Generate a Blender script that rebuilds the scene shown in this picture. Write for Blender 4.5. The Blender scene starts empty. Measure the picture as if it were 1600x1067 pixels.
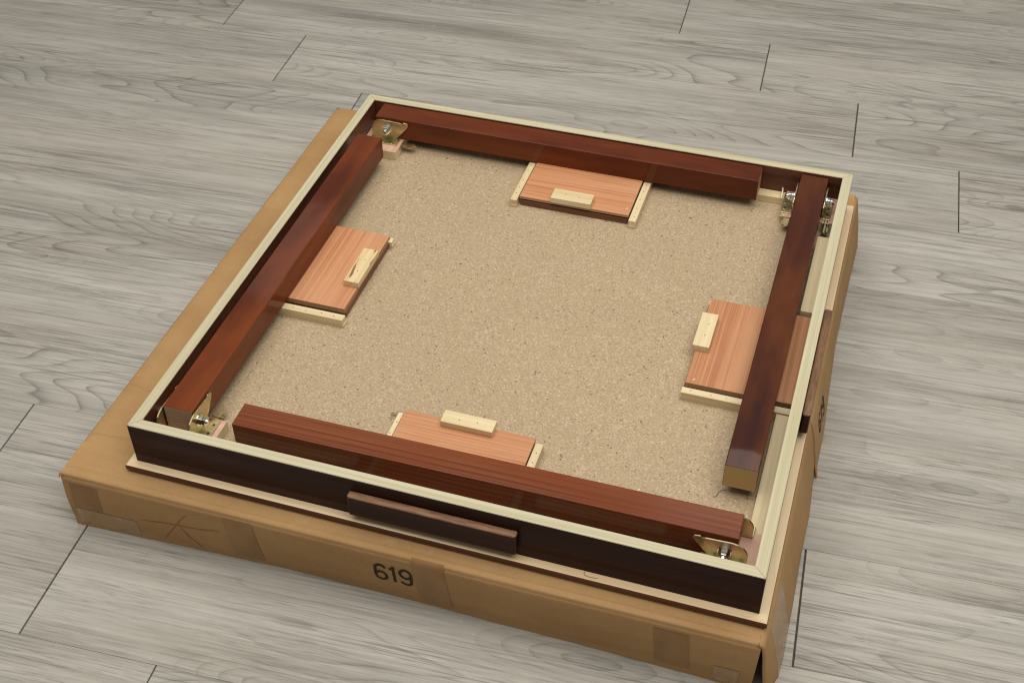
import bpy, bmesh, math, random
from mathutils import Matrix, Vector, noise as mnoise
random.seed(7)
sc = bpy.context.scene
COL = sc.collection
FZ = 0.116                      # height of the table's flange top above the floor

# ------------------------------------------------------------------ camera, light, exposure
cam_d = bpy.data.cameras.new('camera'); cam = bpy.data.objects.new('camera', cam_d); COL.objects.link(cam)
yaw, pitch, roll = -0.319170014, 0.744452556, -0.0157010366
ca, sa, cb, sb = math.cos(yaw), math.sin(yaw), math.cos(pitch), math.sin(pitch)
fwd = Vector((sa*cb, ca*cb, -sb)); r0 = Vector((ca, -sa, 0)); u0 = r0.cross(fwd)
cr, sr = math.cos(roll), math.sin(roll)
right = cr*r0 + sr*u0; up = -sr*r0 + cr*u0
M = Matrix((right, up, -fwd)).transposed().to_4x4(); M.translation = Vector((0.853824768, -0.968574981, 1.30055118 + FZ))
cam.matrix_world = M
cam_d.sensor_width = 36; cam_d.lens = 2037.18757/1600*36
cam_d.clip_start = 0.05; cam_d.clip_end = 100
cam_d.dof.use_dof = True; cam_d.dof.focus_distance = 1.62; cam_d.dof.aperture_fstop = 20
sc.camera = cam

world = bpy.data.worlds.new('World'); sc.world = world; world.use_nodes = True
bg = world.node_tree.nodes['Background']; bg.inputs[0].default_value = (1.0, 0.965, 0.90, 1); bg.inputs[1].default_value = 0.26
def area(name, loc, target, sx, sy, power, col):
    d = bpy.data.lights.new(name, 'AREA'); d.shape = 'RECTANGLE'; d.size = sx; d.size_y = sy; d.energy = power; d.color = col
    o = bpy.data.objects.new(name, d); COL.objects.link(o); o.location = loc
    o.rotation_euler = (Vector(target) - Vector(loc)).to_track_quat('-Z', 'Y').to_euler()
    return o
area('ceiling_light', (0.75, 0.22, 2.75), (0.75, 0.22, 0), 3.4, 2.7, 99, (1.0, 0.963, 0.885))
area('ceiling_panel', (0.80, 2.30, 2.75), (0.80, 2.30, 0), 0.9, 0.62, 4.2, (1.0, 0.97, 0.92))
area('ceiling_panel', (-1.55, 3.25, 2.75), (-1.55, 3.25, 0), 1.1, 0.7, 2.2, (1.0, 0.97, 0.92))
sc.view_settings.view_transform = 'Standard'; sc.view_settings.look = 'None'
sc.cycles.filter_width = 1.25
sc.view_settings.exposure = 0; sc.view_settings.gamma = 1

# ------------------------------------------------------------------ node helper
class G:
    def __init__(s, name):
        s.m = bpy.data.materials.new(name); s.m.use_nodes = True
        s.t = s.m.node_tree; s.b = s.t.nodes['Principled BSDF']
    def n(s, kind, **kw):
        nd = s.t.nodes.new(kind)
        for k, v in kw.items(): setattr(nd, k, v)
        return nd
    def put(s, sock, v):
        if hasattr(v, 'is_output'): s.t.links.new(v, sock)
        else:
            if isinstance(v, (tuple, list)) and len(v) == 3 and sock.type == 'RGBA': v = (*v, 1)
            sock.default_value = v
    def math(s, op, a, b=0.0, c=None, clamp=False):
        nd = s.n('ShaderNodeMath', operation=op, use_clamp=clamp); s.put(nd.inputs[0], a); s.put(nd.inputs[1], b)
        if c is not None: s.put(nd.inputs[2], c)
        return nd.outputs[0]
    def vec(s, op, a, b):
        nd = s.n('ShaderNodeVectorMath', operation=op); s.put(nd.inputs[0], a); s.put(nd.inputs[1], b); return nd.outputs[0]
    def obj(s, off=True):
        o = s.n('ShaderNodeTexCoord').outputs['Object']
        if not off: return o
        r = s.n('ShaderNodeObjectInfo').outputs['Random']
        cx = s.n('ShaderNodeCombineXYZ')
        s.put(cx.inputs[0], s.math('MULTIPLY', r, 91.7)); s.put(cx.inputs[1], s.math('MULTIPLY', r, 57.3)); s.put(cx.inputs[2], s.math('MULTIPLY', r, 33.1))
        s.rand = r
        return s.vec('ADD', o, cx.outputs[0])
    def noise(s, v, scale=1.0, mul=None, detail=2.0, rough=0.5, dist=0.0, col=False):
        if mul is not None: v = s.vec('MULTIPLY', v, mul)
        nd = s.n('ShaderNodeTexNoise'); s.put(nd.inputs['Vector'], v); s.put(nd.inputs['Scale'], scale); s.put(nd.inputs['Detail'], detail)
        s.put(nd.inputs['Roughness'], rough); s.put(nd.inputs['Distortion'], dist)
        return nd.outputs['Color' if col else 0]
    def ramp(s, f, stops, interp='LINEAR'):
        nd = s.n('ShaderNodeValToRGB'); nd.color_ramp.interpolation = interp
        e = nd.color_ramp.elements
        while len(e) < len(stops): e.new(0.5)
        for el, (p, c) in zip(e, stops):
            el.position = p; el.color = (*c, 1) if isinstance(c, (tuple, list)) else (c, c, c, 1)
        s.put(nd.inputs[0], f); return nd.outputs[0]
    def mr(s, f, a, b, c=0.0, d=1.0):
        nd = s.n('ShaderNodeMapRange'); s.put(nd.inputs[0], f)
        for i, v in enumerate((a, b, c, d)): s.put(nd.inputs[i+1], v)
        return nd.outputs[0]
    def mix(s, f, a, b, mode='MIX'):
        nd = s.n('ShaderNodeMix', data_type='RGBA', blend_type=mode)
        s.put(nd.inputs[0], f); s.put(nd.inputs[6], a); s.put(nd.inputs[7], b); return nd.outputs[2]
    def bump(s, h, strength=0.3, dist=0.001):
        nd = s.n('ShaderNodeBump'); s.put(nd.inputs['Strength'], strength); s.put(nd.inputs['Distance'], dist); s.put(nd.inputs['Height'], h)
        s.put(s.b.inputs['Normal'], nd.outputs[0])
    def out(s, color=None, rough=0.5, spec=0.5, metal=0.0, coat=0.0, coat_rough=0.05):
        if color is not None: s.put(s.b.inputs['Base Color'], color)
        s.put(s.b.inputs['Roughness'], rough); s.put(s.b.inputs['Specular IOR Level'], spec); s.put(s.b.inputs['Metallic'], metal)
        s.put(s.b.inputs['Coat Weight'], coat); s.put(s.b.inputs['Coat Roughness'], coat_rough)
        return s.m

# ------------------------------------------------------------------ materials
def mat_floor():
    g = G('grey_vinyl_plank'); v = g.obj()
    warp = g.noise(v, 1.0, (1.3, 5.0, 1.0), detail=2, col=True)
    wv = g.vec('MULTIPLY', g.vec('SUBTRACT', warp, (0.5, 0.5, 0.5)), (0.08, 0.007, 0.0))
    vw = g.vec('ADD', v, wv)
    # cathedral figure: contour lines of a stretched field
    fld = g.noise(vw, 1.0, (1.15, 6.0, 1.0), detail=2.0, rough=0.40)
    band = g.math('FRACT', g.math('MULTIPLY', fld, 30.0))
    line = g.math('MULTIPLY', g.math('POWER', band, 8.0), g.mr(band, 1.0, 0.96, 0.0, 1.0))
    soft = g.math('POWER', band, 1.5)
    where = g.mr(g.noise(v, 1.0, (1.1, 4.5, 1.0), detail=2), 0.49, 0.59, 0.0, 1.0)
    brk = g.mr(g.noise(v, 1.0, (12.0, 150.0, 1.0), detail=3), 0.30, 0.55, 0.30, 1.0)
    line = g.math('MULTIPLY', g.math('MULTIPLY', line, where), brk)
    soft = g.math('MULTIPLY', soft, g.math('MULTIPLY', where, 0.12))
    # knots
    vo = g.n('ShaderNodeTexVoronoi', feature='F1'); g.put(vo.inputs['Vector'], g.vec('MULTIPLY', vw, (1.7, 6.5, 1.0))); g.put(vo.inputs['Scale'], 1.0)
    kd = vo.outputs['Distance']
    knot = g.math('MULTIPLY', g.mr(kd, 0.085, 0.015, 0.0, 0.75), g.mr(g.noise(v, 1.0, (30, 120, 1), detail=2), 0.3, 0.7, 0.2, 1.0))
    kr = g.math('FRACT', g.math('MULTIPLY', kd, 19.0))
    kring = g.math('MULTIPLY', g.math('MULTIPLY', g.math('POWER', kr, 4.0), brk), g.mr(kd, 0.34, 0.08, 0.0, 0.6))
    # long tone bands, streaks, pores
    tone = g.noise(vw, 1.0, (1.1, 11.0, 1.0), detail=5, rough=0.60)
    streak = g.noise(vw, 1.0, (3.2, 100.0, 1.0), detail=5, rough=0.70)
    pores = g.noise(v, 1.0, (22.0, 520.0, 1.0), detail=3, rough=0.6)
    pmask = g.mr(g.noise(v, 1.0, (4.0, 24.0, 1.0), detail=3), 0.38, 0.62, 0.12, 1.0)
    fiber = g.noise(v, 1.0, (5.0, 300.0, 1.0), detail=2, rough=0.7)
    fmask = g.mr(g.noise(v, 1.0, (2.0, 13.0, 1.0), detail=3), 0.42, 0.60, 0.12, 1.0)
    cross = g.noise(v, 1.0, (190.0, 60.0, 1.0), detail=2)
    t = g.math('ADD', g.math('MULTIPLY', tone, 0.60), g.math('MULTIPLY', streak, 0.40))
    col = g.ramp(t, [(0.31, (0.225, 0.210, 0.184)), (0.43, (0.322, 0.304, 0.268)), (0.54, (0.412, 0.391, 0.347)), (0.68, (0.488, 0.465, 0.416))])
    col = g.mix(g.math('MULTIPLY', g.mr(pores, 0.50, 0.68, 0.0, 0.62), pmask), col, (0.125, 0.115, 0.102))
    col = g.mix(g.mr(cross, 0.60, 0.75, 0.0, 0.14), col, (0.54, 0.51, 0.46))
    col = g.mix(g.math('MULTIPLY', g.mr(fiber, 0.53, 0.61, 0.0, 0.58), fmask), col, (0.135, 0.124, 0.110))
    col = g.mix(g.mr(fiber, 0.46, 0.34, 0.0, 0.30), col, (0.53, 0.505, 0.46))
    col = g.mix(soft, col, (0.14, 0.13, 0.115))
    col = g.mix(g.math('MULTIPLY', line, 0.78), col, (0.085, 0.076, 0.066))
    col = g.mix(kring, col, (0.12, 0.11, 0.098))
    col = g.mix(knot, col, (0.085, 0.077, 0.069))
    col = g.mix(g.mr(g.noise(v, 1.0, (2.2, 9.0, 3.0), detail=3), 0.45, 0.65, 0.0, 0.5), col, (0.87, 0.835, 0.78), 'MULTIPLY')
    hsv = g.n('ShaderNodeHueSaturation'); g.put(hsv.inputs['Color'], col); g.put(hsv.inputs['Value'], g.mr(g.rand, 0, 1, 1.0, 1.04)); g.put(hsv.inputs['Saturation'], 0.9)
    g.bump(g.math('SUBTRACT', streak, g.math('ADD', line, pores)), 0.25, 0.0006)
    return g.out(hsv.outputs[0], g.mr(pores, 0.3, 0.7, 0.42, 0.6), 0.32)

def mat_wood(name, light, dark, along=3.0, across=90.0, rough=0.5, spec=0.4, ring=0.0, coat=0.0, contrast=(0.38, 0.66), blotch=None, blotch_amt=0.0, coat_rough=0.08, nb=0.12, val=0.0, spec_dots=0.0, streak=None):
    g = G(name); v = g.obj()
    w = g.vec('ADD', v, g.vec('MULTIPLY', g.vec('SUBTRACT', g.noise(v, 1.0, (4, 18, 18), col=True), (0.5, 0.5, 0.5)), (0.05, 0.004, 0.004)))
    f = g.noise(w, 1.0, (along, across, across), detail=3, rough=0.6)
    col = g.ramp(f, [(contrast[0], dark), (contrast[1], light)])
    if ring:
        fld = g.noise(w, 1.0, (1.6, 17.0, 17.0), detail=1, rough=0.3)
        b = g.math('FRACT', g.math('MULTIPLY', fld, 12.0))
        col = g.mix(g.math('MULTIPLY', g.math('POWER', b, 2.5), ring), col, dark)
    if blotch:
        bl = g.noise(v, 1.0, (5.0, 14.0, 14.0), detail=3, rough=0.55)
        col = g.mix(g.mr(bl, 0.42, 0.66, 0.0, blotch_amt), col, blotch)
    fine = g.noise(v, 1.0, (40.0, 900.0, 900.0), detail=2)
    col = g.mix(g.mr(fine, 0.52, 0.75, 0.0, 0.22), col, dark)
    if streak:
        st = g.noise(v, 1.0, (26.0, 130.0, 130.0), detail=2, rough=0.4)
        col = g.mix(g.mr(st, 0.60, 0.68, 0.0, 0.9), col, streak)
    if spec_dots:
        sp = g.noise(v, 420.0, detail=1)
        col = g.mix(g.mr(sp, 0.66, 0.72, 0.0, spec_dots), col, (0.05, 0.03, 0.015))
    hsv = g.n('ShaderNodeHueSaturation'); g.put(hsv.inputs['Color'], col); g.put(hsv.inputs['Value'], g.mr(g.rand, 0, 1, 1-val, 1+val))
    g.bump(f, nb, 0.0006)
    if coat:
        nd = g.n('ShaderNodeBump'); g.put(nd.inputs['Strength'], 0.22); g.put(nd.inputs['Distance'], 0.001); g.put(nd.inputs['Height'], g.noise(v, 1.0, (14, 30, 30), detail=1))
        g.put(g.b.inputs['Coat Normal'], nd.outputs[0])
    r = g.mr(g.noise(v, 1.0, (9, 40, 40), detail=3), 0.3, 0.7, rough*0.75, rough*1.25)
    return g.out(hsv.outputs[0], r, spec, coat=coat, coat_rough=coat_rough)

def mat_endgrain(name, light, dark, off=(0.0, 0.03, -0.03), freq=560.0):
    g = G(name); v = g.obj(False)
    sx = g.n('ShaderNodeSeparateXYZ'); g.put(sx.inputs[0], g.vec('ADD', v, g.vec('MULTIPLY', g.noise(v, 60.0, col=True), (0, 0.0025, 0.0025))))
    y = g.math('SUBTRACT', sx.outputs[1], off[1]); z = g.math('SUBTRACT', sx.outputs[2], off[2])
    r = g.math('SQRT', g.math('ADD', g.math('MULTIPLY', y, y), g.math('MULTIPLY', z, z)))
    b = g.math('FRACT', g.math('MULTIPLY', r, freq))
    col = g.mix(g.math('POWER', b, 1.6), light, dark)
    n2 = g.noise(v, 900.0, detail=2)
    col = g.mix(g.mr(n2, 0.5, 0.8, 0, 0.35), col, dark)
    return g.out(col, 0.7, 0.25)

def mat_particle():
    g = G('particle_board'); v = g.obj(False)
    n1 = g.noise(v, 430.0, detail=3, rough=0.6)
    vo = g.n('ShaderNodeTexVoronoi', feature='F1'); g.put(vo.inputs['Vector'], g.vec('ADD', v, g.vec('MULTIPLY', g.noise(v, 500, col=True), (0.002, 0.002, 0.002)))); g.put(vo.inputs['Scale'], 420.0)
    chip = g.n('ShaderNodeSeparateColor'); g.put(chip.inputs[0], vo.outputs['Color'])
    big = g.noise(v, 7.0, detail=3)
    col = g.ramp(n1, [(0.28, (0.285, 0.204, 0.122)), (0.45, (0.395, 0.295, 0.185)), (0.60, (0.465, 0.355, 0.232)), (0.76, (0.60, 0.48, 0.34))])
    col = g.mix(g.mr(chip.outputs[0], 0.88, 0.92, 0, 0.35), col, (0.68, 0.57, 0.42))
    col = g.mix(g.mr(chip.outputs[1], 0.94, 0.97, 0, 0.32), col, (0.21, 0.14, 0.078))
    col = g.mix(g.mr(chip.outputs[2], 0.990, 0.994, 0, 0.8), col, (0.10, 0.06, 0.035))
    col = g.mix(g.mr(big, 0.35, 0.65, 0.12, 0.0), col, (0.33, 0.24, 0.145))
    g.bump(n1, 0.25, 0.0006)
    return g.out(col, 0.68, 0.25)

def mat_card(name, base=(0.425, 0.254, 0.110), dark=(0.365, 0.210, 0.087), rough=0.72, spec=0.22, flutes=True):
    g = G(name); v = g.obj(False)
    n1 = g.noise(v, 1.0, (6, 11, 11), detail=4, rough=0.6)
    fib = g.noise(v, 1.0, (180, 420, 300), detail=3)
    col = g.mix(g.mr(n1, 0.36, 0.66), dark, base)
    col = g.mix(g.mr(fib, 0.45, 0.8, 0, 0.20), col, (0.56, 0.37, 0.19))
    scuff = g.noise(v, 1.0, (26, 30, 60), detail=5, rough=0.7)
    col = g.mix(g.mr(scuff, 0.62, 0.74, 0, 0.30), col, (0.56, 0.40, 0.24))
    col = g.mix(g.mr(g.noise(v, 1.0, (3.5, 14, 22), detail=3), 0.62, 0.76, 0, 0.30), col, (0.25, 0.145, 0.062))
    h = g.noise(v, 1.0, (14, 20, 20), detail=3)
    if flutes:
        sx = g.n('ShaderNodeSeparateXYZ'); g.put(sx.inputs[0], v)
        h = g.math('ADD', h, g.math('MULTIPLY', g.math('SINE', g.math('MULTIPLY', sx.outputs[1], 900.0)), 0.022))
    g.bump(h, 0.22, 0.004)
    return g.out(col, rough, spec)

def mat_tape():
    g = G('brown_packing_tape'); v = g.obj(False)
    n1 = g.noise(v, 1.0, (30, 30, 12), detail=3)
    col = g.mix(g.mr(n1, 0.35, 0.7), (0.275, 0.148, 0.056), (0.335, 0.188, 0.076))
    wr = g.noise(v, 1.0, (120, 120, 70), detail=5, rough=0.7, dist=1.2)
    edge = g.mr(g.noise(v, 1.0, (34, 34, 42), detail=4, dist=1.0), 0.60, 0.72, 0, 1)
    col = g.mix(g.math('MULTIPLY', g.mr(wr, 0.60, 0.68), g.math('MULTIPLY', edge, 0.55)), col, (0.62, 0.50, 0.36))  # glints on the wrinkles, painted pale into the tape colour in patches
    g.bump(wr, 0.25, 0.002)
    return g.out(col, 0.36, 0.22)

def mat_clear_tape():
    g = G('clear_packing_tape'); v = g.obj(False)
    wr = g.noise(v, 1.0, (90, 26, 40), detail=5, rough=0.7, dist=1.5)
    n1 = g.noise(v, 1.0, (30, 14, 20), detail=3)
    col = g.mix(g.math('MULTIPLY', g.mr(wr, 0.55, 0.66), g.mr(n1, 0.48, 0.64, 0.0, 0.75)), (0.355, 0.213, 0.096), (0.60, 0.51, 0.40))  # pale streaks paint the glare of the wrinkled film into its colour
    g.bump(wr, 0.35, 0.002)
    return g.out(col, 0.25, 0.5)

def mat_zinc(name, a, b, c, rough):
    g = G(name); v = g.obj()
    n1 = g.noise(v, 55.0, detail=2); n2 = g.noise(g.vec('ADD', v, (3, 5, 9)), 80.0, detail=2)
    col = g.mix(g.mr(n1, 0.38, 0.62), a, b); col = g.mix(g.mr(n2, 0.52, 0.68, 0, 0.7), col, c)
    return g.out(col, g.mr(n2, 0.3, 0.7, rough*0.8, rough*1.4), 0.5, metal=1.0)

def mat_plain(name, c, rough=0.6, spec=0.3, metal=0.0, var=0.25):
    g = G(name); v = g.obj(False)
    n1 = g.noise(v, 160.0, detail=3)
    return g.out(g.mix(g.mr(n1, 0.35, 0.7, 0, 1), c, tuple(min(1, q*(1+var)+0.002) for q in c)), rough, spec, metal)

def mat_ink():
    g = G('black_stencil_ink'); v = g.obj(False)
    n1 = g.noise(v, 700.0, detail=3)
    return g.out(g.mix(g.mr(n1, 0.54, 0.72, 0, 0.75), (0.026, 0.021, 0.015), (0.20, 0.12, 0.05)), 0.7, 0.2)

FLOOR = mat_floor()
CREAM = mat_wood('raw_cream_edge', (0.565, 0.525, 0.365), (0.47, 0.42, 0.265), 1.5, 240.0, 0.55, 0.3, contrast=(0.36, 0.60), val=0.03, blotch=(0.45, 0.39, 0.24), blotch_amt=0.3)
OUTER = mat_wood('dark_walnut_stain', (0.046, 0.0145, 0.0095), (0.025, 0.0080, 0.0056), 2.2, 60.0, 0.30, 0.05, coat=0.16, coat_rough=0.12)
INNER = mat_wood('red_brown_stain', (0.115, 0.036, 0.018), (0.055, 0.016, 0.009), 2.2, 55.0, 0.34, 0.2, coat=0.25, coat_rough=0.18, blotch=(0.15, 0.057, 0.03), blotch_amt=0.5)
LEGM = mat_wood('mahogany_varnish', (0.180, 0.043, 0.0110), (0.108, 0.022, 0.0062), 2.4, 26.0, 0.40, 0.06, coat=0.36, coat_rough=0.06, blotch=(0.068, 0.0145, 0.006), blotch_amt=0.85, val=0.10, nb=0.04, contrast=(0.3, 0.7))
LEGR = mat_wood('ribbed_mahogany_varnish', (0.205, 0.063, 0.024), (0.125, 0.031, 0.011), 0.8, 300.0, 0.42, 0.10, coat=0.24, coat_rough=0.14, nb=0.45, contrast=(0.40, 0.60), blotch=(0.165, 0.036, 0.0095), blotch_amt=0.8)
LEGD = mat_wood('dark_mahogany_varnish', (0.075, 0.019, 0.0085), (0.038, 0.0105, 0.0075), 1.4, 30.0, 0.36, 0.06, coat=0.5, coat_rough=0.03, blotch=(0.125, 0.036, 0.009), blotch_amt=0.8, nb=0.04)
END_GREY = mat_endgrain('greyed_end_grain', (0.58, 0.43, 0.27), (0.24, 0.14, 0.08), (0, 0.01, 0.035), 340.0)
END_GOLD = mat_endgrain('golden_end_grain', (0.56, 0.38, 0.17), (0.42, 0.26, 0.10), (0, 0.045, 0.03), 330.0)
FLANGE = mat_wood('pale_pine', (0.83, 0.675, 0.44), (0.68, 0.495, 0.275), 2.5, 80.0, 0.55, 0.3, ring=0.42, contrast=(0.3, 0.62), val=0.03, blotch=(0.78, 0.54, 0.34), blotch_amt=0.4)
PINE = mat_wood('raw_pine', (0.72, 0.615, 0.40), (0.60, 0.465, 0.255), 3.0, 130.0, 0.6, 0.25, ring=0.30, contrast=(0.30, 0.62), val=0.06)
KNOTTY = mat_wood('streaked_pine', (0.74, 0.59, 0.345), (0.58, 0.41, 0.20), 6.0, 120.0, 0.6, 0.25, blotch=(0.20, 0.085, 0.028), blotch_amt=0.0, contrast=(0.28, 0.55), val=0.03, streak=(0.20, 0.085, 0.028))
PLY = mat_wood('salmon_plywood', (0.55, 0.265, 0.130), (0.41, 0.165, 0.074), 2.2, 300.0, 0.52, 0.3, contrast=(0.36, 0.58), val=0.09, blotch=(0.60, 0.33, 0.185), blotch_amt=0.4)
DRAWER = mat_wood('brown_drawer_board', (0.20, 0.085, 0.042), (0.115, 0.042, 0.021), 3.0, 60.0, 0.45, 0.35)
PLYEDGE = mat_wood('plywood_edge', (0.50, 0.315, 0.175), (0.34, 0.19, 0.095), 3.0, 400.0, 0.6, 0.25)
PINK = mat_wood('pink_plywood', (0.62, 0.405, 0.305), (0.53, 0.31, 0.225), 4.0, 70.0, 0.6, 0.25)
PULL = mat_wood('dark_pull_stain', (0.060, 0.020, 0.013), (0.028, 0.010, 0.007), 2.5, 60.0, 0.32, 0.08, coat=0.10, coat_rough=0.2)
PULLTOP = mat_wood('sanded_pull_edge', (0.27, 0.145, 0.080), (0.15, 0.072, 0.038), 30.0, 160.0, 0.55, 0.35, contrast=(0.35, 0.6), nb=0.6)
BOARD = mat_particle()
CARD = mat_card('cardboard'); CARDDARK = mat_card('cardboard_dark', (0.30, 0.18, 0.08), (0.22, 0.13, 0.055))  # second card is darkened for shade inside the box; also on the crushed corner
TAPE = mat_tape(); CLEAR = mat_clear_tape()
YZINC = mat_zinc('yellow_zinc', (0.66, 0.56, 0.30), (0.52, 0.50, 0.29), (0.66, 0.42, 0.33), 0.32)
BZINC = mat_zinc('bright_zinc', (0.80, 0.80, 0.78), (0.70, 0.70, 0.69), (0.84, 0.82, 0.76), 0.16)
STEEL = mat_plain('dark_spring_steel', (0.07, 0.06, 0.05), 0.35, 0.5, 1.0)
NAIL = mat_plain('dark_nail', (0.10, 0.07, 0.045), 0.5, 0.4)
INK = mat_ink(); RED = mat_plain('red_marker', (0.31, 0.085, 0.040), 0.6, 0.25)
DARK = mat_plain('underlay_dark', (0.11, 0.095, 0.078), 0.9, 0.1)
CHIP = mat_plain('pale_chip', (0.74, 0.66, 0.50), 0.7, 0.2)
HAIR = mat_plain('dark_thread', (0.05, 0.05, 0.035), 0.6, 0.3)
FUZZ = mat_plain('green_fuzz', (0.16, 0.17, 0.09), 0.8, 0.1)
PENCIL = mat_plain('pencil_mark', (0.14, 0.11, 0.07), 0.6, 0.2)

# ------------------------------------------------------------------ object helpers
def link(name, me, parent=None, mats=(), mw=None, smooth=False):
    for m in mats: me.materials.append(m)
    if smooth:
        for p in me.polygons: p.use_smooth = True
    o = bpy.data.objects.new(name, me); COL.objects.link(o)
    if parent is not None: o.parent = parent
    if mw is not None: o.matrix_basis = mw
    return o
def frombm(name, bm, parent=None, mats=(), mw=None, smooth=False):
    bmesh.ops.recalc_face_normals(bm, faces=bm.faces)
    me = bpy.data.meshes.new(name); bm.to_mesh(me); bm.free()
    return link(name, me, parent, mats, mw, smooth)
def empty(name, loc, label, cat, group=None):
    o = bpy.data.objects.new(name, None); COL.objects.link(o); o.location = loc
    o['label'] = label; o['category'] = cat
    if group: o['group'] = group
    return o
def tag(o, label, cat, group=None):
    o['label'] = label; o['category'] = cat
    if group: o['group'] = group
    return o
def box_bm(l, w, h, bev=0.0008, seg=2):
    bm = bmesh.new(); bmesh.ops.create_cube(bm, size=1.0)
    for v in bm.verts: v.co = Vector((v.co.x*l, v.co.y*w, v.co.z*h))
    if bev: bmesh.ops.bevel(bm, geom=list(bm.edges), offset=bev, segments=seg, profile=0.6, affect='EDGES')
    return bm
def setmat(bm, fn):
    bm.normal_update()
    for f in bm.faces: f.material_index = fn(f)
T = Matrix.Translation
def RZ(d): return Matrix.Rotation(math.radians(d), 4, 'Z')
def beam(name, parent, x0, x1, y0, y1, z0, z1, mats, axis=None, bev=0.0008, faces=None, MK=Matrix(), turn=0.0, sag=None, seg=2):
    """A board between two corners; its local X runs along the grain."""
    axis = axis or ('x' if x1-x0 >= y1-y0 else 'y')
    lx, ly, lz = x1-x0, y1-y0, z1-z0
    l, w = (lx, ly) if axis == 'x' else (ly, lx)
    bm = box_bm(l, w, lz, bev, seg)
    if faces: setmat(bm, faces)
    mw = MK @ T(((x0+x1)/2, (y0+y1)/2, (z0+z1)/2)) @ RZ((0 if axis == 'x' else 90)+turn)
    return frombm(name, bm, parent, mats, mw)
def prism(name, parent, pts, a0, a1, mats, mw, bev=0.0):
    """Polygon pts in local (y,z) extruded along local x from a0 to a1."""
    bm = bmesh.new()
    vs = [bm.verts.new((a0, y, z)) for y, z in pts]; f = bm.faces.new(vs)
    r = bmesh.ops.extrude_face_region(bm, geom=[f])
    for v in r['geom']:
        if isinstance(v, bmesh.types.BMVert): v.co.x = a1
    if bev: bmesh.ops.bevel(bm, geom=list(bm.edges), offset=bev, segments=1, affect='EDGES')
    return frombm(name, bm, parent, mats, mw)
def cyl_bm(bm, r, a0, a1, y, z, seg=16, r2=None):
    c = [[bm.verts.new((a, y+rr*math.cos(2*math.pi*i/seg), z+rr*math.sin(2*math.pi*i/seg))) for i in range(seg)] for a, rr in ((a0, r), (a1, r2 or r))]
    for i in range(seg): bm.faces.new((c[0][i], c[0][(i+1) % seg], c[1][(i+1) % seg], c[1][i]))
    bm.faces.new(c[0]); bm.faces.new(c[1])
def tube(name, pts, r, mat, parent=None, mw=None, seg=6):
    bm = bmesh.new(); rings = []
    P = [Vector(p) for p in pts]
    for i, p in enumerate(P):
        t = (P[min(i+1, len(P)-1)] - P[max(i-1, 0)]).normalized()
        a = t.cross(Vector((0, 0, 1)));  a = a.normalized() if a.length > 1e-4 else Vector((1, 0, 0)); b = t.cross(a)
        rings.append([bm.verts.new(p + r*(math.cos(2*math.pi*k/seg)*a + math.sin(2*math.pi*k/seg)*b)) for k in range(seg)])
    for A, B in zip(rings, rings[1:]):
        for k in range(seg): bm.faces.new((A[k], A[(k+1) % seg], B[(k+1) % seg], B[k]))
    bm.faces.new(rings[0]); bm.faces.new(rings[-1])
    return frombm(name, bm, parent, [mat], mw, True)

# ------------------------------------------------------------------ the floor
base = bpy.data.meshes.new('floor'); R_ = 7.0
base.from_pydata([(-R_, -R_, -0.0052), (R_, -R_, -0.0052), (R_, R_, -0.0052), (-R_, R_, -0.0052)], [], [(0, 1, 2, 3)])
floor = link('floor', base, None, [DARK]); floor['kind'] = 'structure'; floor['label'] = 'grey wood-look plank floor under the cardboard box'
TH = math.radians(3.3); PL, PW = 1.170, 0.1915
bm = bmesh.new(); bmesh.ops.create_cube(bm, size=1.0)
for v in bm.verts: v.co = Vector((v.co.x*(PL-0.0010), v.co.y*(PW-0.00035), v.co.z*0.005 - 0.0025))
bmesh.ops.bevel(bm, geom=[e for e in bm.edges if all(v.co.z > -0.001 for v in e.verts)], offset=0.0003, segments=1, affect='EDGES')
bmesh.ops.recalc_face_normals(bm, faces=bm.faces)
pm = bpy.data.meshes.new('plank'); bm.to_mesh(pm); bm.free(); pm.materials.append(FLOOR)
for k in range(-13, 11):
    u = 0.895 - 0.1945*k
    while u > -2.9: u -= PL
    while u < 3.6:
        cu, cv = u + PL/2, 1.117 + PW*(k+0.5)
        o = bpy.data.objects.new('plank', pm); COL.objects.link(o); o.parent = floor
        o.location = (cu*math.cos(TH) - cv*math.sin(TH), cu*math.sin(TH) + cv*math.cos(TH), random.uniform(-0.00012, 0.00012))
        o.rotation_euler = (0, 0, TH + (math.pi if random.random() < 0.5 else 0))
        o.scale = (random.uniform(0.9984, 0.9994), 1, 1)
        u += PL

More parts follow.
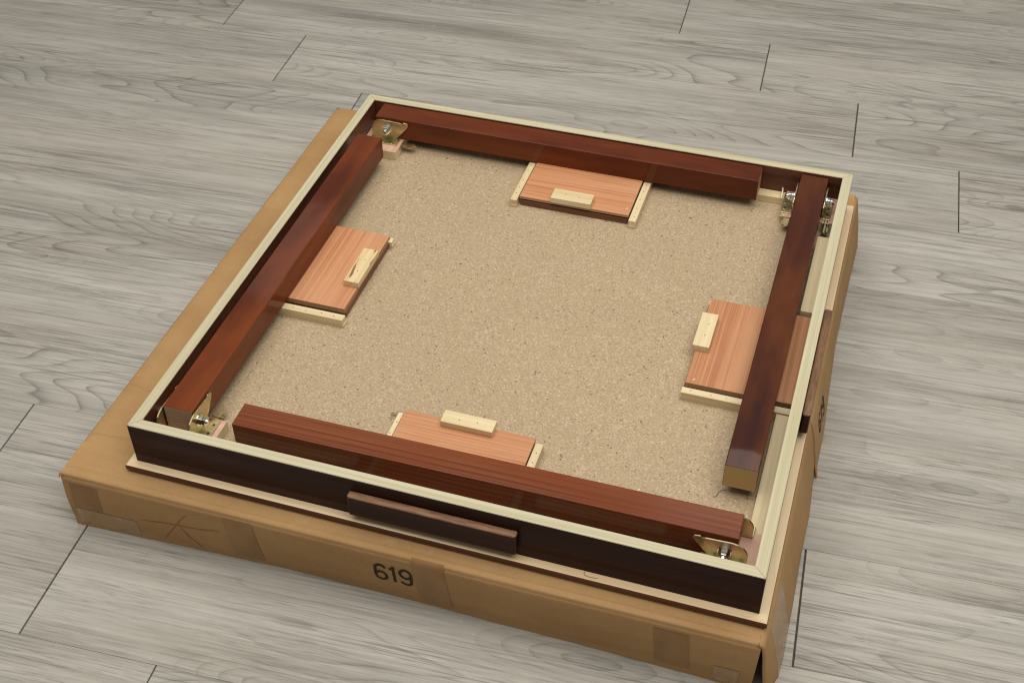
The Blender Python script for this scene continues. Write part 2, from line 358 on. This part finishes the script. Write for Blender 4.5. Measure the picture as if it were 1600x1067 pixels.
# ------------------------------------------------------------------ the cardboard box
carton = empty('cardboard_box', (0, 0, FZ), 'flat brown cardboard box on the floor under the upturned table, printed 619', 'box')
ZT, ZF = -0.0131, -0.1155
def lerp_tab(tab, x):
    if x <= tab[0][0]: return tab[0][1]
    for (a, p), (b, q) in zip(tab, tab[1:]):
        if x <= b: return p + (q-p)*(x-a)/(b-a)
    return tab[-1][1]
TOPY = [(-0.0985, -0.0407), (0.2, -0.0385), (0.55, -0.036), (0.853, -0.0335)]
BOTY = [(-0.0935, -0.0435), (0.104, -0.0345), (0.209, -0.029), (0.394, -0.027), (0.536, -0.028), (0.797, -0.0295), (0.86, -0.030)]
def nz(x, y, z, s): return mnoise.noise(Vector((x*s, y*s, z*s)))
RAD = 0.007
def front(x, d, off=0.0):
    """Point on the front of the box, d metres below the top edge (negative d runs back over the top)."""
    yt, yb = lerp_tab(TOPY, x), lerp_tab(BOTY, x)
    lip = -0.0022 + 0.0008*nz(x, 1.3, 0, 6)                     # the lid slopes a little down to its edge
    if d < 0:
        y = yt - d
        z = ZT + lip*math.exp(d/0.012) - off*0
        z += -0.0016*math.exp(-((-d-0.013-0.002*nz(x, 5, 0, 4))/0.0028)**2)     # crease beside the edge
        if -d < RAD: z -= RAD*(1-math.sqrt(max(0, 1-(1+d/RAD)**2)))*0.75
        return Vector((x, y, z + off))
    t = d/(ZT-ZF)
    y = yt + (yb-yt)*t - 0.0022*math.sin(math.pi*min(1, t*1.1)) + 0.0009*nz(x, t*0.6, 2, 7)
    z = ZT + lip - RAD*0.75 - d*(1 - (RAD*0.75-lip)/(ZT-ZF))
    if t < 0.06: y += RAD*0.5*(1-math.sqrt(max(0, 1-(1-t/0.06)**2)))
    if t > 0.93: z += 0.0010*nz(x, 9, 0, 11)
    return Vector((x, y - off, max(z, ZF)))
def zd(z):  return (ZT-z-RAD*0.75)/(ZT-ZF-RAD*0.75)*(ZT-ZF)    # depth below the edge for a height z
def grid(name, parent, us, vs, fn, mats, smooth=True, thick=0.0):
    me = bpy.data.meshes.new(name); V = [tuple(fn(u, v)) for v in vs for u in us]; n = len(us)
    F = [(j*n+i, j*n+i+1, (j+1)*n+i+1, (j+1)*n+i) for j in range(len(vs)-1) for i in range(n-1)]
    me.from_pydata(V, [], F); me.update()
    o = link(name, me, parent, mats, None, smooth)
    if thick:
        md = o.modifiers.new('thickness', 'SOLIDIFY'); md.thickness = thick; md.offset = 0
    return o
def lin(a, b, n): return [a+(b-a)*i/(n-1) for i in range(n)]
vs = [-0.060, -0.045, -0.032] + [-0.026+0.0013*i for i in range(20)] + lin(0.0006, 0.012, 10) + lin(0.015, 0.1024, 22)
def frontfn(u, d):
    xr = 0.853 - (0.0035*max(0, d)/0.1 if d > 0 else 0)
    x = -0.0985 + (xr+0.096)*u
    p = front(x, d)
    if d > 0: p.x += (0.0025*d/0.1)*(1-u)
    return p
grid('front_panel', carton, lin(0, 1, 110), vs, frontfn, [CARD], True)
def topfn(x, y):
    z = ZT - 0.0004
    if x < 0:
        for (cy, sl) in ((0.0385, 0.06), (0.139, -0.17), (0.677, -0.2), (0.737, -0.08)):
            z += 0.0013*math.exp(-((y-cy-sl*(x+0.085))/0.0014)**2)
        z += 0.0006*nz(x, y, 0, 9)
    if x < -0.080: z -= (0.0022*((-0.080-x)/0.016)**2)
    return Vector((x, y, z))
grid('top_panel', carton, lin(-0.0985, -0.012, 30) + [0.3, 0.6, 0.8495], lin(-0.0405+0.052, 0.900, 1500), topfn, [CARD], True)
def leftfn(y, d):
    if y < -0.04: y = -0.0405
    return Vector((-0.0985 + 0.003*math.sin(math.pi*d/0.102) + 0.001*nz(1, y, d, 9), y + 0.003*(d/0.1)*(1 if y < 0 else 0), ZT - 0.0026 - d))
grid('side_panel', carton, lin(-0.0405, 0.900, 60), lin(0, 0.0995, 14), leftfn, [CARD], True)
grid('back_panel', carton, lin(-0.0985, 0.850, 40), lin(0, 0.0995, 8), lambda x, d: Vector((x, 0.900+0.002*math.sin(math.pi*d/0.1), ZT-0.001-d)), [CARD], True)
XB = [(-0.035, 0.864), (-0.02, 0.8705), (0.0, 0.8765), (0.03, 0.8785), (0.19, 0.875), (0.27, 0.8754), (0.33, 0.872), (0.36, 0.8722), (0.44, 0.8717), (0.54, 0.868), (0.63, 0.8640), (0.80, 0.8660), (0.90, 0.8685)]
def rightfn(y, d, off=0.0):
    t = d/0.1015; xb = lerp_tab(XB, y)
    x = 0.8515 + (xb-0.8515)*(t**0.8) + 0.0012*nz(3, y, d*3, 8)*min(1, t*4)
    if t < 0.06: x -= 0.004*(1-t/0.06)**2
    return Vector((x + off, y, ZT - 0.0015 - d))
grid('side_panel', carton, lin(-0.034, 0.36, 70), [0, 0.001, 0.002, 0.004, 0.006] + lin(0.009, 0.1005, 26), rightfn, [CARD], True, 0.003)
grid('side_panel', carton, lin(0.349, 0.898, 70), [0, 0.001, 0.002, 0.004, 0.006] + lin(0.009, 0.1005, 26), lambda y, d: rightfn(y, d, 0.0004 + 0.0012*(1-(y-0.349)/0.55)), [CARD], True, 0.003)
# torn corner of the lower flap, sticking out of the side
bm = bmesh.new(); q = [rightfn(0.352, 0.070), rightfn(0.345, 0.0995), rightfn(0.385, 0.0995)]
tv = [bm.verts.new(p) for p in (q[0]+Vector((0.001, 0, 0)), q[1]+Vector((0.0062, -0.004, 0.002)), q[2]+Vector((0.001, 0, 0)))]
bm.faces.new(tv); o = frombm('torn_flap', bm, carton, [CARD]); md = o.modifiers.new('thickness', 'SOLIDIFY'); md.thickness = 0.0012
rnd = random.Random(5)
bm = bmesh.new(); c0 = Vector((-0.0980, -0.0420, -0.0155))
for i in range(7):
    a = [c0 + Vector((rnd.uniform(-0.004, 0.003), rnd.uniform(-0.003, 0.004), rnd.uniform(-0.005, 0.003))) for _ in range(3)]
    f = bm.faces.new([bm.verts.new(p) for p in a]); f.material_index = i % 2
frombm('crushed_corner', bm, carton, [CARD, CARDDARK])
# added block, darkened card for shade inside the open corner; then the lower flap
beam('inner_shade_block', carton, -0.088, 0.826, -0.022, 0.89, -0.1150, -0.0165, [CARDDARK], 'x', 0)
bm = bmesh.new(); tv = [bm.verts.new(p) for p in ((0.812, -0.0255, -0.100), (0.842, -0.030, -0.1115), (0.846, -0.026, -0.1150), (0.812, -0.0245, -0.1150))]
bm.faces.new(tv); o = frombm('inner_flap', bm, carton, [CARD]); md = o.modifiers.new('thickness', 'SOLIDIFY'); md.thickness = 0.002
# packing tape
def tape(x0, x1, d0, d1, sh, mat=TAPE, name='packing_tape', jag=0.0015):
    nu, nv = 10, 30
    def fn(u, d):
        e = 0.0
        x = x0 + (x1-x0)*u + sh*(d/0.1)
        dd = d
        if d == d1: dd = d1 + jag*math.sin(u*37)*0.7 + jag*math.sin(u*91)
        return front(x, dd, 0.0006)
    vv = lin(d0, d1, nv)
    return grid(name, carton, lin(0, 1, nu), vv, fn, [mat], True)
tape(0.141, 0.184, 0.004, 0.092, 0.006)
tape(0.4065, 0.4505, -0.004, 0.094, 0.007)
tape(0.720, 0.764, 0.010, 0.088, 0.006)
tape(-0.0885, -0.046, 0.010, 0.060, 0.001)
tape(-0.0885, 0.004, 0.062, 0.096, 0.0, CLEAR)
tape(0.800, 0.832, 0.062, 0.097, -0.002, CLEAR)
grid('packing_tape', carton, lin(0.0, 0.075, 14), lin(0.006, 0.099, 24), lambda y, d: rightfn(y, d, 0.0017), [CLEAR], True)
# strokes: ribbons that follow the box
def stroke(bm, pts, w, fn, closed=False, taper=0.0):
    P = [Vector(p) for p in pts]; out = []
    for i in range(len(P)):
        a = P[(i-1) % len(P)] if closed or i else P[0]; b = P[(i+1) % len(P)] if closed or i < len(P)-1 else P[-1]
        t = (b-a).normalized(); nrm = Vector((-t.y, t.x)); ww = w*(1 - taper*abs(2*i/(len(P)-1)-1)**3)
        out.append([bm.verts.new(fn(*(P[i] + nrm*ww*s))) for s in (-0.5, -0.17, 0.17, 0.5)])
    n = len(P) if closed else len(P)-1
    for i in range(n):
        A, B = out[i], out[(i+1) % len(P)]
        for k in range(3): bm.faces.new((A[k], A[k+1], B[k+1], B[k]))
def arc(cx, cy, rx, ry, a0, a1, n=18):
    return [(cx + rx*math.cos(math.radians(a0+(a1-a0)*i/(n-1))), cy + ry*math.sin(math.radians(a0+(a1-a0)*i/(n-1)))) for i in range(n)]
def digits(parent, fn):
    """619 in unit cells: x to the right, y up, each glyph 0.55 x 1."""
    w = 0.125
    for name, strokes in (('printed_digit_six', [arc(0.275, 0.30, 0.215, 0.24, 180, 540, 28), [(0.06, 0.30), (0.06, 0.5), (0.075, 0.68)] + arc(0.285, 0.70, 0.215, 0.24, 175, 25, 14)]),
                          ('printed_digit_one', [[(0.80, 0.05), (0.80, 0.5), (0.80, 0.995)], [(0.80, 0.93), (0.72, 0.84), (0.63, 0.80)]]),
                          ('printed_digit_nine', [arc(1.27, 0.70, 0.215, 0.24, 0, 360, 28), [(1.485, 0.70), (1.485, 0.5), (1.47, 0.32)] + arc(1.26, 0.30, 0.215, 0.24, -5, -155, 14)])):
        bm = bmesh.new()
        for s in strokes: stroke(bm, s, w, fn)
        o = frombm(name, bm, parent, [INK])
digits(carton, lambda x, y: front(0.3525 + x*0.0348, zd(-0.0765 + y*0.0395), 0.0005))
digits(carton, lambda x, y: rightfn(0.392 + x*0.0352, 0.064 - y*0.0335, 0.0036))
bm = bmesh.new()
for l in ([(0.0141, -0.070), (0.0462, -0.0645), (0.0765, -0.0615), (0.1025, -0.0605), (0.132, -0.0540)], [(0.0876, -0.0360), (0.078, -0.046), (0.0685, -0.0614), (0.0503, -0.089), (0.0400, -0.107)], [(0.0725, -0.0653), (0.0832, -0.0860), (0.0976, -0.1070)]):
    pts = []
    for (a, b) in zip(l, l[1:]):
        pts += [(a[0]+(b[0]-a[0])*i/6, a[1]+(b[1]-a[1])*i/6) for i in range(6)]
    pts.append(l[-1])
    stroke(bm, pts, 0.0015, lambda x, z: front(x, zd(z), 0.0005), taper=0.6)
frombm('red_pen_mark', bm, carton, [RED])

# ------------------------------------------------------------------ the upturned table
table = empty('folding_table', (0, 0, FZ), 'square table lying upside down on the box, legs folded in, four drawers shown', 'table')
S, RT, RH, FW, FT = 0.84, 0.0152, 0.0683, 0.0118, 0.0120
def MK(k):   # quarter turns about the table's centre: 0 left, 1 back, 2 right, 3 front
    return T((S/2, S/2, 0)) @ RZ(-90*k) @ T((-S/2, -S/2, 0))
BZ = 0.010
for k in range(4):
    m = MK(k)
    # rail: mitred board with a raw top edge; local x runs along the rail
    L = S; bm = bmesh.new(); gp = 0.00025     # hairline mitre joints
    def ring(z): return [bm.verts.new((p[0], p[1], z)) for p in ((-L/2+gp, 0), (L/2-gp, 0), (L/2-RT-gp, -RT), (-L/2+RT+gp, -RT))]
    lo, hi = ring(-0.0008), ring(RH)
    bm.faces.new(lo); top = bm.faces.new(hi)
    for i in range(4): bm.faces.new((lo[i], lo[(i+1) % 4], hi[(i+1) % 4], hi[i]))
    bmesh.ops.recalc_face_normals(bm, faces=bm.faces)
    bmesh.ops.bevel(bm, geom=[e for e in bm.edges if all(v.co.z > 0.01 for v in e.verts) and abs(e.verts[0].co.y-e.verts[1].co.y) < 1e-4], offset=0.0005, segments=2, affect='EDGES')
    setmat(bm, lambda f: 0 if f.normal.z > 0.85 else (1 if f.normal.y > 0.2 else 2))
    frombm('rail', bm, table, [CREAM, OUTER, INNER], m @ T((0, S/2, RH*0)) @ RZ(90))
    # flange strip of the table top, mitred, with a rounded outer edge
    bm = bmesh.new(); W0 = 0.030; prof = [(-W0, -FT), (-W0, 0.0), (FW-0.0022, 0.0), (FW-0.0007, -0.0008), (FW, -0.0024), (FW, -FT+0.004), (FW-0.0012, -FT+0.0012), (FW-0.004, -FT)]
    rows = []
    for sgn in (-1, 1): rows.append([bm.verts.new((sgn*(L/2 + y - (0.0035 if i in (4, 5) else 0)*0), y, z)) for i, (y, z) in enumerate(prof)])
    n = len(prof)
    for i in range(n): bm.faces.new((rows[0][i], rows[0][(i+1) % n], rows[1][(i+1) % n], rows[1][i]))
    bm.faces.new(rows[0]); bm.faces.new(rows[1])
    bmesh.ops.recalc_face_normals(bm, faces=bm.faces)
    setmat(bm, lambda f: 0 if f.normal.z > 0.5 else 1)
    frombm('edge_moulding', bm, table, [FLANGE, INNER], m @ T((0, S/2, 0)) @ RZ(90))
# panel
bm = box_bm(S-2*RT+0.002, S-2*RT+0.002, 0.020, 0)
frombm('table_panel', bm, table, [BOARD], T((S/2, S/2, BZ-0.010)))

# legs: (side, a0, a1, s0, s1, turn in degrees, material, end material)
legs = [(0, 0.0267, 0.0700, 0.0475, 0.7220, 0.0, LEGM, END_GREY), (1, 0.0172, 0.0590, 0.0340, 0.6970, 0.0, LEGM, PLYEDGE),
        (2, 0.0362, 0.0795, 0.0200, 0.6770, 0.0, LEGD, END_GOLD), (3, 0.0470, 0.0875, 0.0405, 0.7105, 0.55, LEGR, LEGR)]
LZ0, LZ1 = 0.0273, 0.0665
leg_off = {}
for k, a0, a1, s0, s1, tn, mt, em in legs:
    leg_off[k] = (a0, a1)
    lg = beam('leg', table, a0, a1, s0, s1, LZ0, LZ1, [mt, em], 'y', 0.0016, lambda f: 1 if abs(f.normal.x) > 0.9 else 0, MK(k), tn, seg=3)
    if k == 2: lg['label'] = 'dark purplish brown leg with a golden sawn end'
    if k == 3: lg['label'] = 'reddish leg with fine ribbed grain along its top'

# corner blocks, wall battens, hinge brackets
plate = [(0.027, 0.0275), (0.027, 0.046), (0.029, 0.0525), (0.033, 0.058), (0.040, 0.0615), (0.048, 0.0628), (0.080, 0.0612), (0.0830, 0.0600), (0.0845, 0.0618), (0.0865, 0.0632), (0.0935, 0.0618), (0.0950, 0.0585), (0.0915, 0.0520), (0.0720, 0.0290), (0.068, 0.0275)]
def screw(bm, a, s, z):
    seg = 12
    for r0, r1, z0, z1 in ((0.0034, 0.0030, z, z+0.0007), (0.0020, 0.0020, z+0.0007, z+0.0008)):
        c = [[bm.verts.new((a+r*math.cos(2*math.pi*i/seg), s+r*math.sin(2*math.pi*i/seg), zz)) for i in range(seg)] for r, zz in ((r0, z0), (r1, z1))]
        for i in range(seg): bm.faces.new((c[0][i], c[0][(i+1) % seg], c[1][(i+1) % seg], c[1][i]))
        f = bm.faces.new(c[1]); f.material_index = 1 if r0 < 0.0025 else 0
for k in range(4):
    m = MK(k); a0, a1 = leg_off[k]
    beam('corner_block', table, RT+0.0004, 0.0985, RT+0.0004, 0.0835 if k else 0.080, BZ+0.0002, 0.0262, [PINK, PINE], 'x', 0.0006, lambda f: 0 if f.normal.z > 0.7 else 1, m)
    beam('batten', table, RT+0.0004, 0.0335, 0.132, 0.3165 if k == 2 else 0.300, BZ+0.0002, 0.034 if k == 2 else 0.0225, [PINE], 'y', 0.0007, None, m)
    beam('batten', table, RT+0.0004, 0.0335, 0.5255 if k == 2 else 0.545, 0.7405, BZ+0.0002, 0.0235 if k == 2 else 0.0225, [PINE], 'y', 0.0007, None, m)
    br = bpy.data.objects.new('hinge_bracket', None); COL.objects.link(br); br.parent = table; br.matrix_basis = m
    for side in (-1, 1):
        ap = a0-0.0032 if side < 0 else a1+0.0010
        wd = 0.0180 if side > 0 else min(0.0115, max(0.004, ap-RT-0.003))
        prism('plate', br, plate, ap, ap+0.0022, [YZINC], Matrix(), 0.0004)
        b0 = ap+0.0022 if side > 0 else ap-wd
        if b0 < RT+0.001: b0 = RT+0.001
        bm = box_bm(wd, 0.052, 0.0020, 0.0004, 1)
        frombm('base_plate', bm, br, [YZINC], T((b0+wd/2, 0.052, 0.0273)))
        bm = box_bm(wd, 0.0018, 0.0075, 0.0003, 1)
        frombm('base_lip', bm, br, [YZINC], T((b0+wd/2, 0.0848, 0.0226)))
        bm = bmesh.new()
        for s in (0.034, 0.050, 0.066): screw(bm, b0+wd*(0.70 if side > 0 else 0.5), s, 0.0283)
        frombm('screw', bm, br, [YZINC, STEEL])
        # latch tongue with a notch
        lt = [(0.078, 0.0), (0.112, 0.0), (0.1155, 0.004), (0.110, 0.0062), (0.111, 0.0095), (0.105, 0.0115), (0.098, 0.0085), (0.078, 0.0085)]
        bm = bmesh.new(); f = bm.faces.new([bm.verts.new((b0+0.001+(x*1.1 if side > 0 else -x*0.7+0.006), y-0.006, 0.0215)) for y, x in lt])
        r = bmesh.ops.extrude_face_region(bm, geom=[f])
        for v in r['geom']:
            if isinstance(v, bmesh.types.BMVert): v.co.z += 0.0026
        frombm('latch', bm, br, [YZINC])
        # bolt, washer and nuts
        sgn = side; o0 = ap+0.0022 if side > 0 else ap
        bm = bmesh.new(); cyl_bm(bm, 0.0088, o0, o0+sgn*0.0012, 0.055, 0.0455, 24)
        frombm('washer', bm, br, [BZINC])
        bm = bmesh.new(); cyl_bm(bm, 0.0074, o0+sgn*0.0012, o0+sgn*0.0062, 0.055, 0.0455, 6); 
        bmesh.ops.bevel(bm, geom=list(bm.edges), offset=0.0005, segments=1, affect='EDGES')
        frombm('nut', bm, br, [BZINC])
        if True:
            bm = bmesh.new(); cyl_bm(bm, 0.0066, o0+sgn*0.0064, o0+sgn*0.0105, 0.055, 0.0455, 6)
            bmesh.ops.bevel(bm, geom=list(bm.edges), offset=0.0005, segments=1, affect='EDGES')
            frombm('nut', bm, br, [BZINC])
            bm = bmesh.new(); cyl_bm(bm, 0.0038, o0+sgn*0.0105, o0+sgn*0.0130, 0.055, 0.0455, 16, 0.0032)
            frombm('bolt_end', bm, br, [BZINC])
        if side < 0:
            for dx in (0.0, 0.0045):
                tube('spring_wire', [(b0+0.003+dx, 0.070, 0.026), (b0+0.003+dx, 0.090, 0.0255), (b0+0.0035+dx, 0.122, 0.0225)], 0.0009, STEEL, br)

# drawers: (side, depth, t0, t1, pull t0, t1, stop depth range, stop t range, stop material)
drawers = [(0, 0.1603, 0.3385, 0.5225, 0.310, 0.534, (0.1385, 0.1627), (0.389, 0.471), KNOTTY),
           (1, 0.1572, 0.3250, 0.5085, 0.306, 0.530, (0.1335, 0.1600), (0.3785, 0.4455), PINE),
           (2, 0.1640, 0.3195, 0.5050, 0.3165, 0.5400, (0.1450, 0.1690), (0.3640, 0.4375), PINE),
           (3, 0.1715, 0.3315, 0.5170, 0.302, 0.526, (0.1555, 0.1780), (0.3878, 0.4612), PINE)]
for k, dep, t0, t1, p0, p1, sd, st, smat in drawers:
    m = MK(k)
    dr = bpy.data.objects.new('drawer', None); COL.objects.link(dr); dr.parent = table; dr.matrix_basis = m
    beam('drawer_bottom', dr, 0.012, dep, t0, t1, 0.0222 if k % 2 else 0.0185, 0.0270, [PLY, PLYEDGE], 'y', 0.0004, lambda f: 0 if f.normal.z > 0.6 else 1)
    beam('side_board', dr, 0.012, dep-0.007, t0+0.0012, t0+0.011, 0.0112, 0.0220 if k % 2 else 0.0183, [DRAWER], 'x', 0.0006)
    beam('side_board', dr, 0.012, dep-0.007, t1-0.011, t1-0.0012, 0.0112, 0.0220 if k % 2 else 0.0183, [DRAWER], 'x', 0.0006)
    beam('back_board', dr, dep-0.0068, dep+0.0015, t0+0.0012, t1-0.0012, 0.0112, 0.0195, [DRAWER], 'y', 0.0007)
    beam('back_board', dr, dep-0.0150, dep-0.0060, t0+0.0115, t1-0.0115, 0.0115, 0.0220 if k % 2 else 0.0183, [DRAWER], 'y', 0.0005)
    sb_ = beam('stop_block', dr, sd[0], sd[1], st[0], st[1], 0.0271, 0.0372, [smat], 'y', 0.0007)
    if k == 0: sb_['label'] = 'pale block with dark brown streaks'
    beam('pull', dr, -0.0116, -0.0004, p0, p1, 0.0108, 0.0472, [PULL, PULLTOP], 'y', 0.0034, lambda f: 1 if f.normal.z > 0.45 else 0, seg=4)
    runners = {0: ((0.3160, 0.3285, 0.0250), (0.5135, 0.5245, 0.0215)), 1: ((0.3115, 0.3225, 0.0240), (0.5105, 0.5225, 0.0240)),
               2: ((0.5125, 0.5240, 0.0250), (0.3175, 0.3280, 0.0215)), 3: ((0.3190, 0.3300, 0.0245), (0.5185, 0.5255, 0.0245))}[k]
    for ca_, cb_, rz in runners:
        c0 = ca_
        rn = bpy.data.objects.new('drawer_runner', None); COL.objects.link(rn); rn.parent = table; rn.matrix_basis = m
        beam('runner_strip', rn, RT+0.0005, 0.1662, ca_, cb_, 0.0152, rz, [PINE], 'x', 0.0006)
        inn = (ca_, cb_+0.0032) if c0 < 0.4 else (ca_-0.0032, cb_)
        if not (k == 3 and c0 > 0.4):
            beam('runner_tongue', rn, RT+0.0005, 0.1672, ca_, cb_, 0.0102, 0.0150, [PINE], 'x', 0.0004)
        bm = bmesh.new()
        for i in range(6):
            x = 0.040 + 0.022*i + random.uniform(-0.004, 0.004); y = (ca_+cb_)/2 + random.uniform(-0.0012, 0.0012); r = 0.0010
            c = [[bm.verts.new((x+q*math.cos(2*math.pi*j/8), y+q*math.sin(2*math.pi*j/8), z)) for j in range(8)] for q, z in ((r, rz-0.0001), (r*0.9, rz+0.00015))]
            for j in range(8): bm.faces.new((c[0][j], c[0][(j+1) % 8], c[1][(j+1) % 8], c[1][j]))
            bm.faces.new(c[1])
        o = frombm('nail_heads', bm, rn, [NAIL]); o['kind'] = 'stuff'
    bm = bmesh.new()
    for i in range(2):
        x = (sd[0]+sd[1])/2 + random.uniform(-0.003, 0.003); y = st[0]+(st[1]-st[0])*(0.33+0.34*i); r = 0.0010
        c = [[bm.verts.new((x+q*math.cos(2*math.pi*j/8), y+q*math.sin(2*math.pi*j/8), z)) for j in range(8)] for q, z in ((r, 0.0371), (r*0.9, 0.03735))]
        for j in range(8): bm.faces.new((c[0][j], c[0][(j+1) % 8], c[1][(j+1) % 8], c[1][j]))
        bm.faces.new(c[1])
    o = frombm('nail_heads', bm, dr, [NAIL]); o['kind'] = 'stuff'

# ------------------------------------------------------------------ small things lying about
def P3(x, y, z): return (x, y, z+FZ)
o = tube('wood_splinter', [P3(0.7330, 0.829, 0.0310), P3(0.7345, 0.820, 0.0290), P3(0.7352, 0.800, 0.0272)], 0.0011, CHIP); tag(o, 'pale upright wood splinter beside the pink block in the far right corner', 'splinter')
o = tube('thread', [P3(0.7665, 0.172, 0.0112), P3(0.7610, 0.1685, 0.0116), P3(0.7575, 0.164, 0.0112), P3(0.7555, 0.1565, 0.0110)], 0.00035, HAIR); tag(o, 'dark loose thread on the panel by the golden sawn leg end', 'thread')
bm = bmesh.new(); rnd = random.Random(3)
for i in range(26):
    c = Vector((0.307+rnd.gauss(0, 0.006), 0.172+rnd.gauss(0, 0.004), BZ+FZ+0.0006)); a = rnd.uniform(0, 3.14); l = rnd.uniform(0.004, 0.009)
    d = Vector((math.cos(a), math.sin(a), 0))*l*0.5; nrm = Vector((-math.sin(a), math.cos(a), 0))*0.00022; up_ = Vector((0, 0, rnd.uniform(0.0005, 0.003)))
    bm.faces.new([bm.verts.new(p) for p in (c-d-nrm, c-d+nrm, c+nrm+up_, c-nrm+up_)]); bm.faces.new([bm.verts.new(p) for p in (c-nrm+up_, c+nrm+up_, c+d+nrm, c+d-nrm)])
o = frombm('fuzz_tuft', bm, None, [FUZZ]); tag(o, 'tuft of greenish fuzz beside the near drawer runner', 'fuzz')
bm = bmesh.new(); bm2 = [(0.6243, 0.0030+0.0), (0.6236, 0.0008), (0.6246, -0.0014), (0.6275, -0.0028), (0.6320, -0.0034), (0.6380, -0.0030), (0.6417, -0.0023)]
pts = [(x, y-0.0042) for x, y in bm2]
stroke(bm, pts, 0.0008, lambda x, y: Vector((x, y, 0.0003)))
frombm('pencil_mark', bm, table, [PENCIL])
rnd = random.Random(11); bm = bmesh.new()
for i in range(90):
    x, y = rnd.uniform(0.08, 0.76), rnd.uniform(0.1, 0.75); r = rnd.uniform(0.0005, 0.0013); a = rnd.uniform(0, 3)
    z = BZ+FZ+0.0001
    if not (0.17 < x < 0.67 and 0.18 < y < 0.66): continue
    vv = [bm.verts.new((x+r*rnd.uniform(0.5, 1)*math.cos(a+q), y+r*rnd.uniform(0.5, 1)*math.sin(a+q), z+(0.0006 if q > 2 else 0.0002))) for q in (0, 1.6, 3.1, 4.7)]
    f = bm.faces.new(vv); f.material_index = rnd.choice((0, 1, 1))
o = frombm('sawdust', bm, None, [CHIP, NAIL]); o['kind'] = 'stuff'; tag(o, 'specks of sawdust scattered over the particle board panel', 'sawdust')
for loc, lab in (((0.6665, 0.0900, 0.0669), 'tiny pale chip of wood on the ribbed near leg'), ((0.6865, 0.3430, 0.0273), 'tiny white chip on the right drawer near its edge'), ((0.5020, 0.7000, 0.0273), 'tiny white chip on the far drawer near its corner')):
    bm = box_bm(0.0042, 0.0016, 0.0009, 0.0003, 1)
    o = frombm('wood_chip', bm, None, [CHIP], T(P3(*loc)) @ RZ(rnd.uniform(0, 90))); tag(o, lab, 'wood chip', 'wood chips on the table')
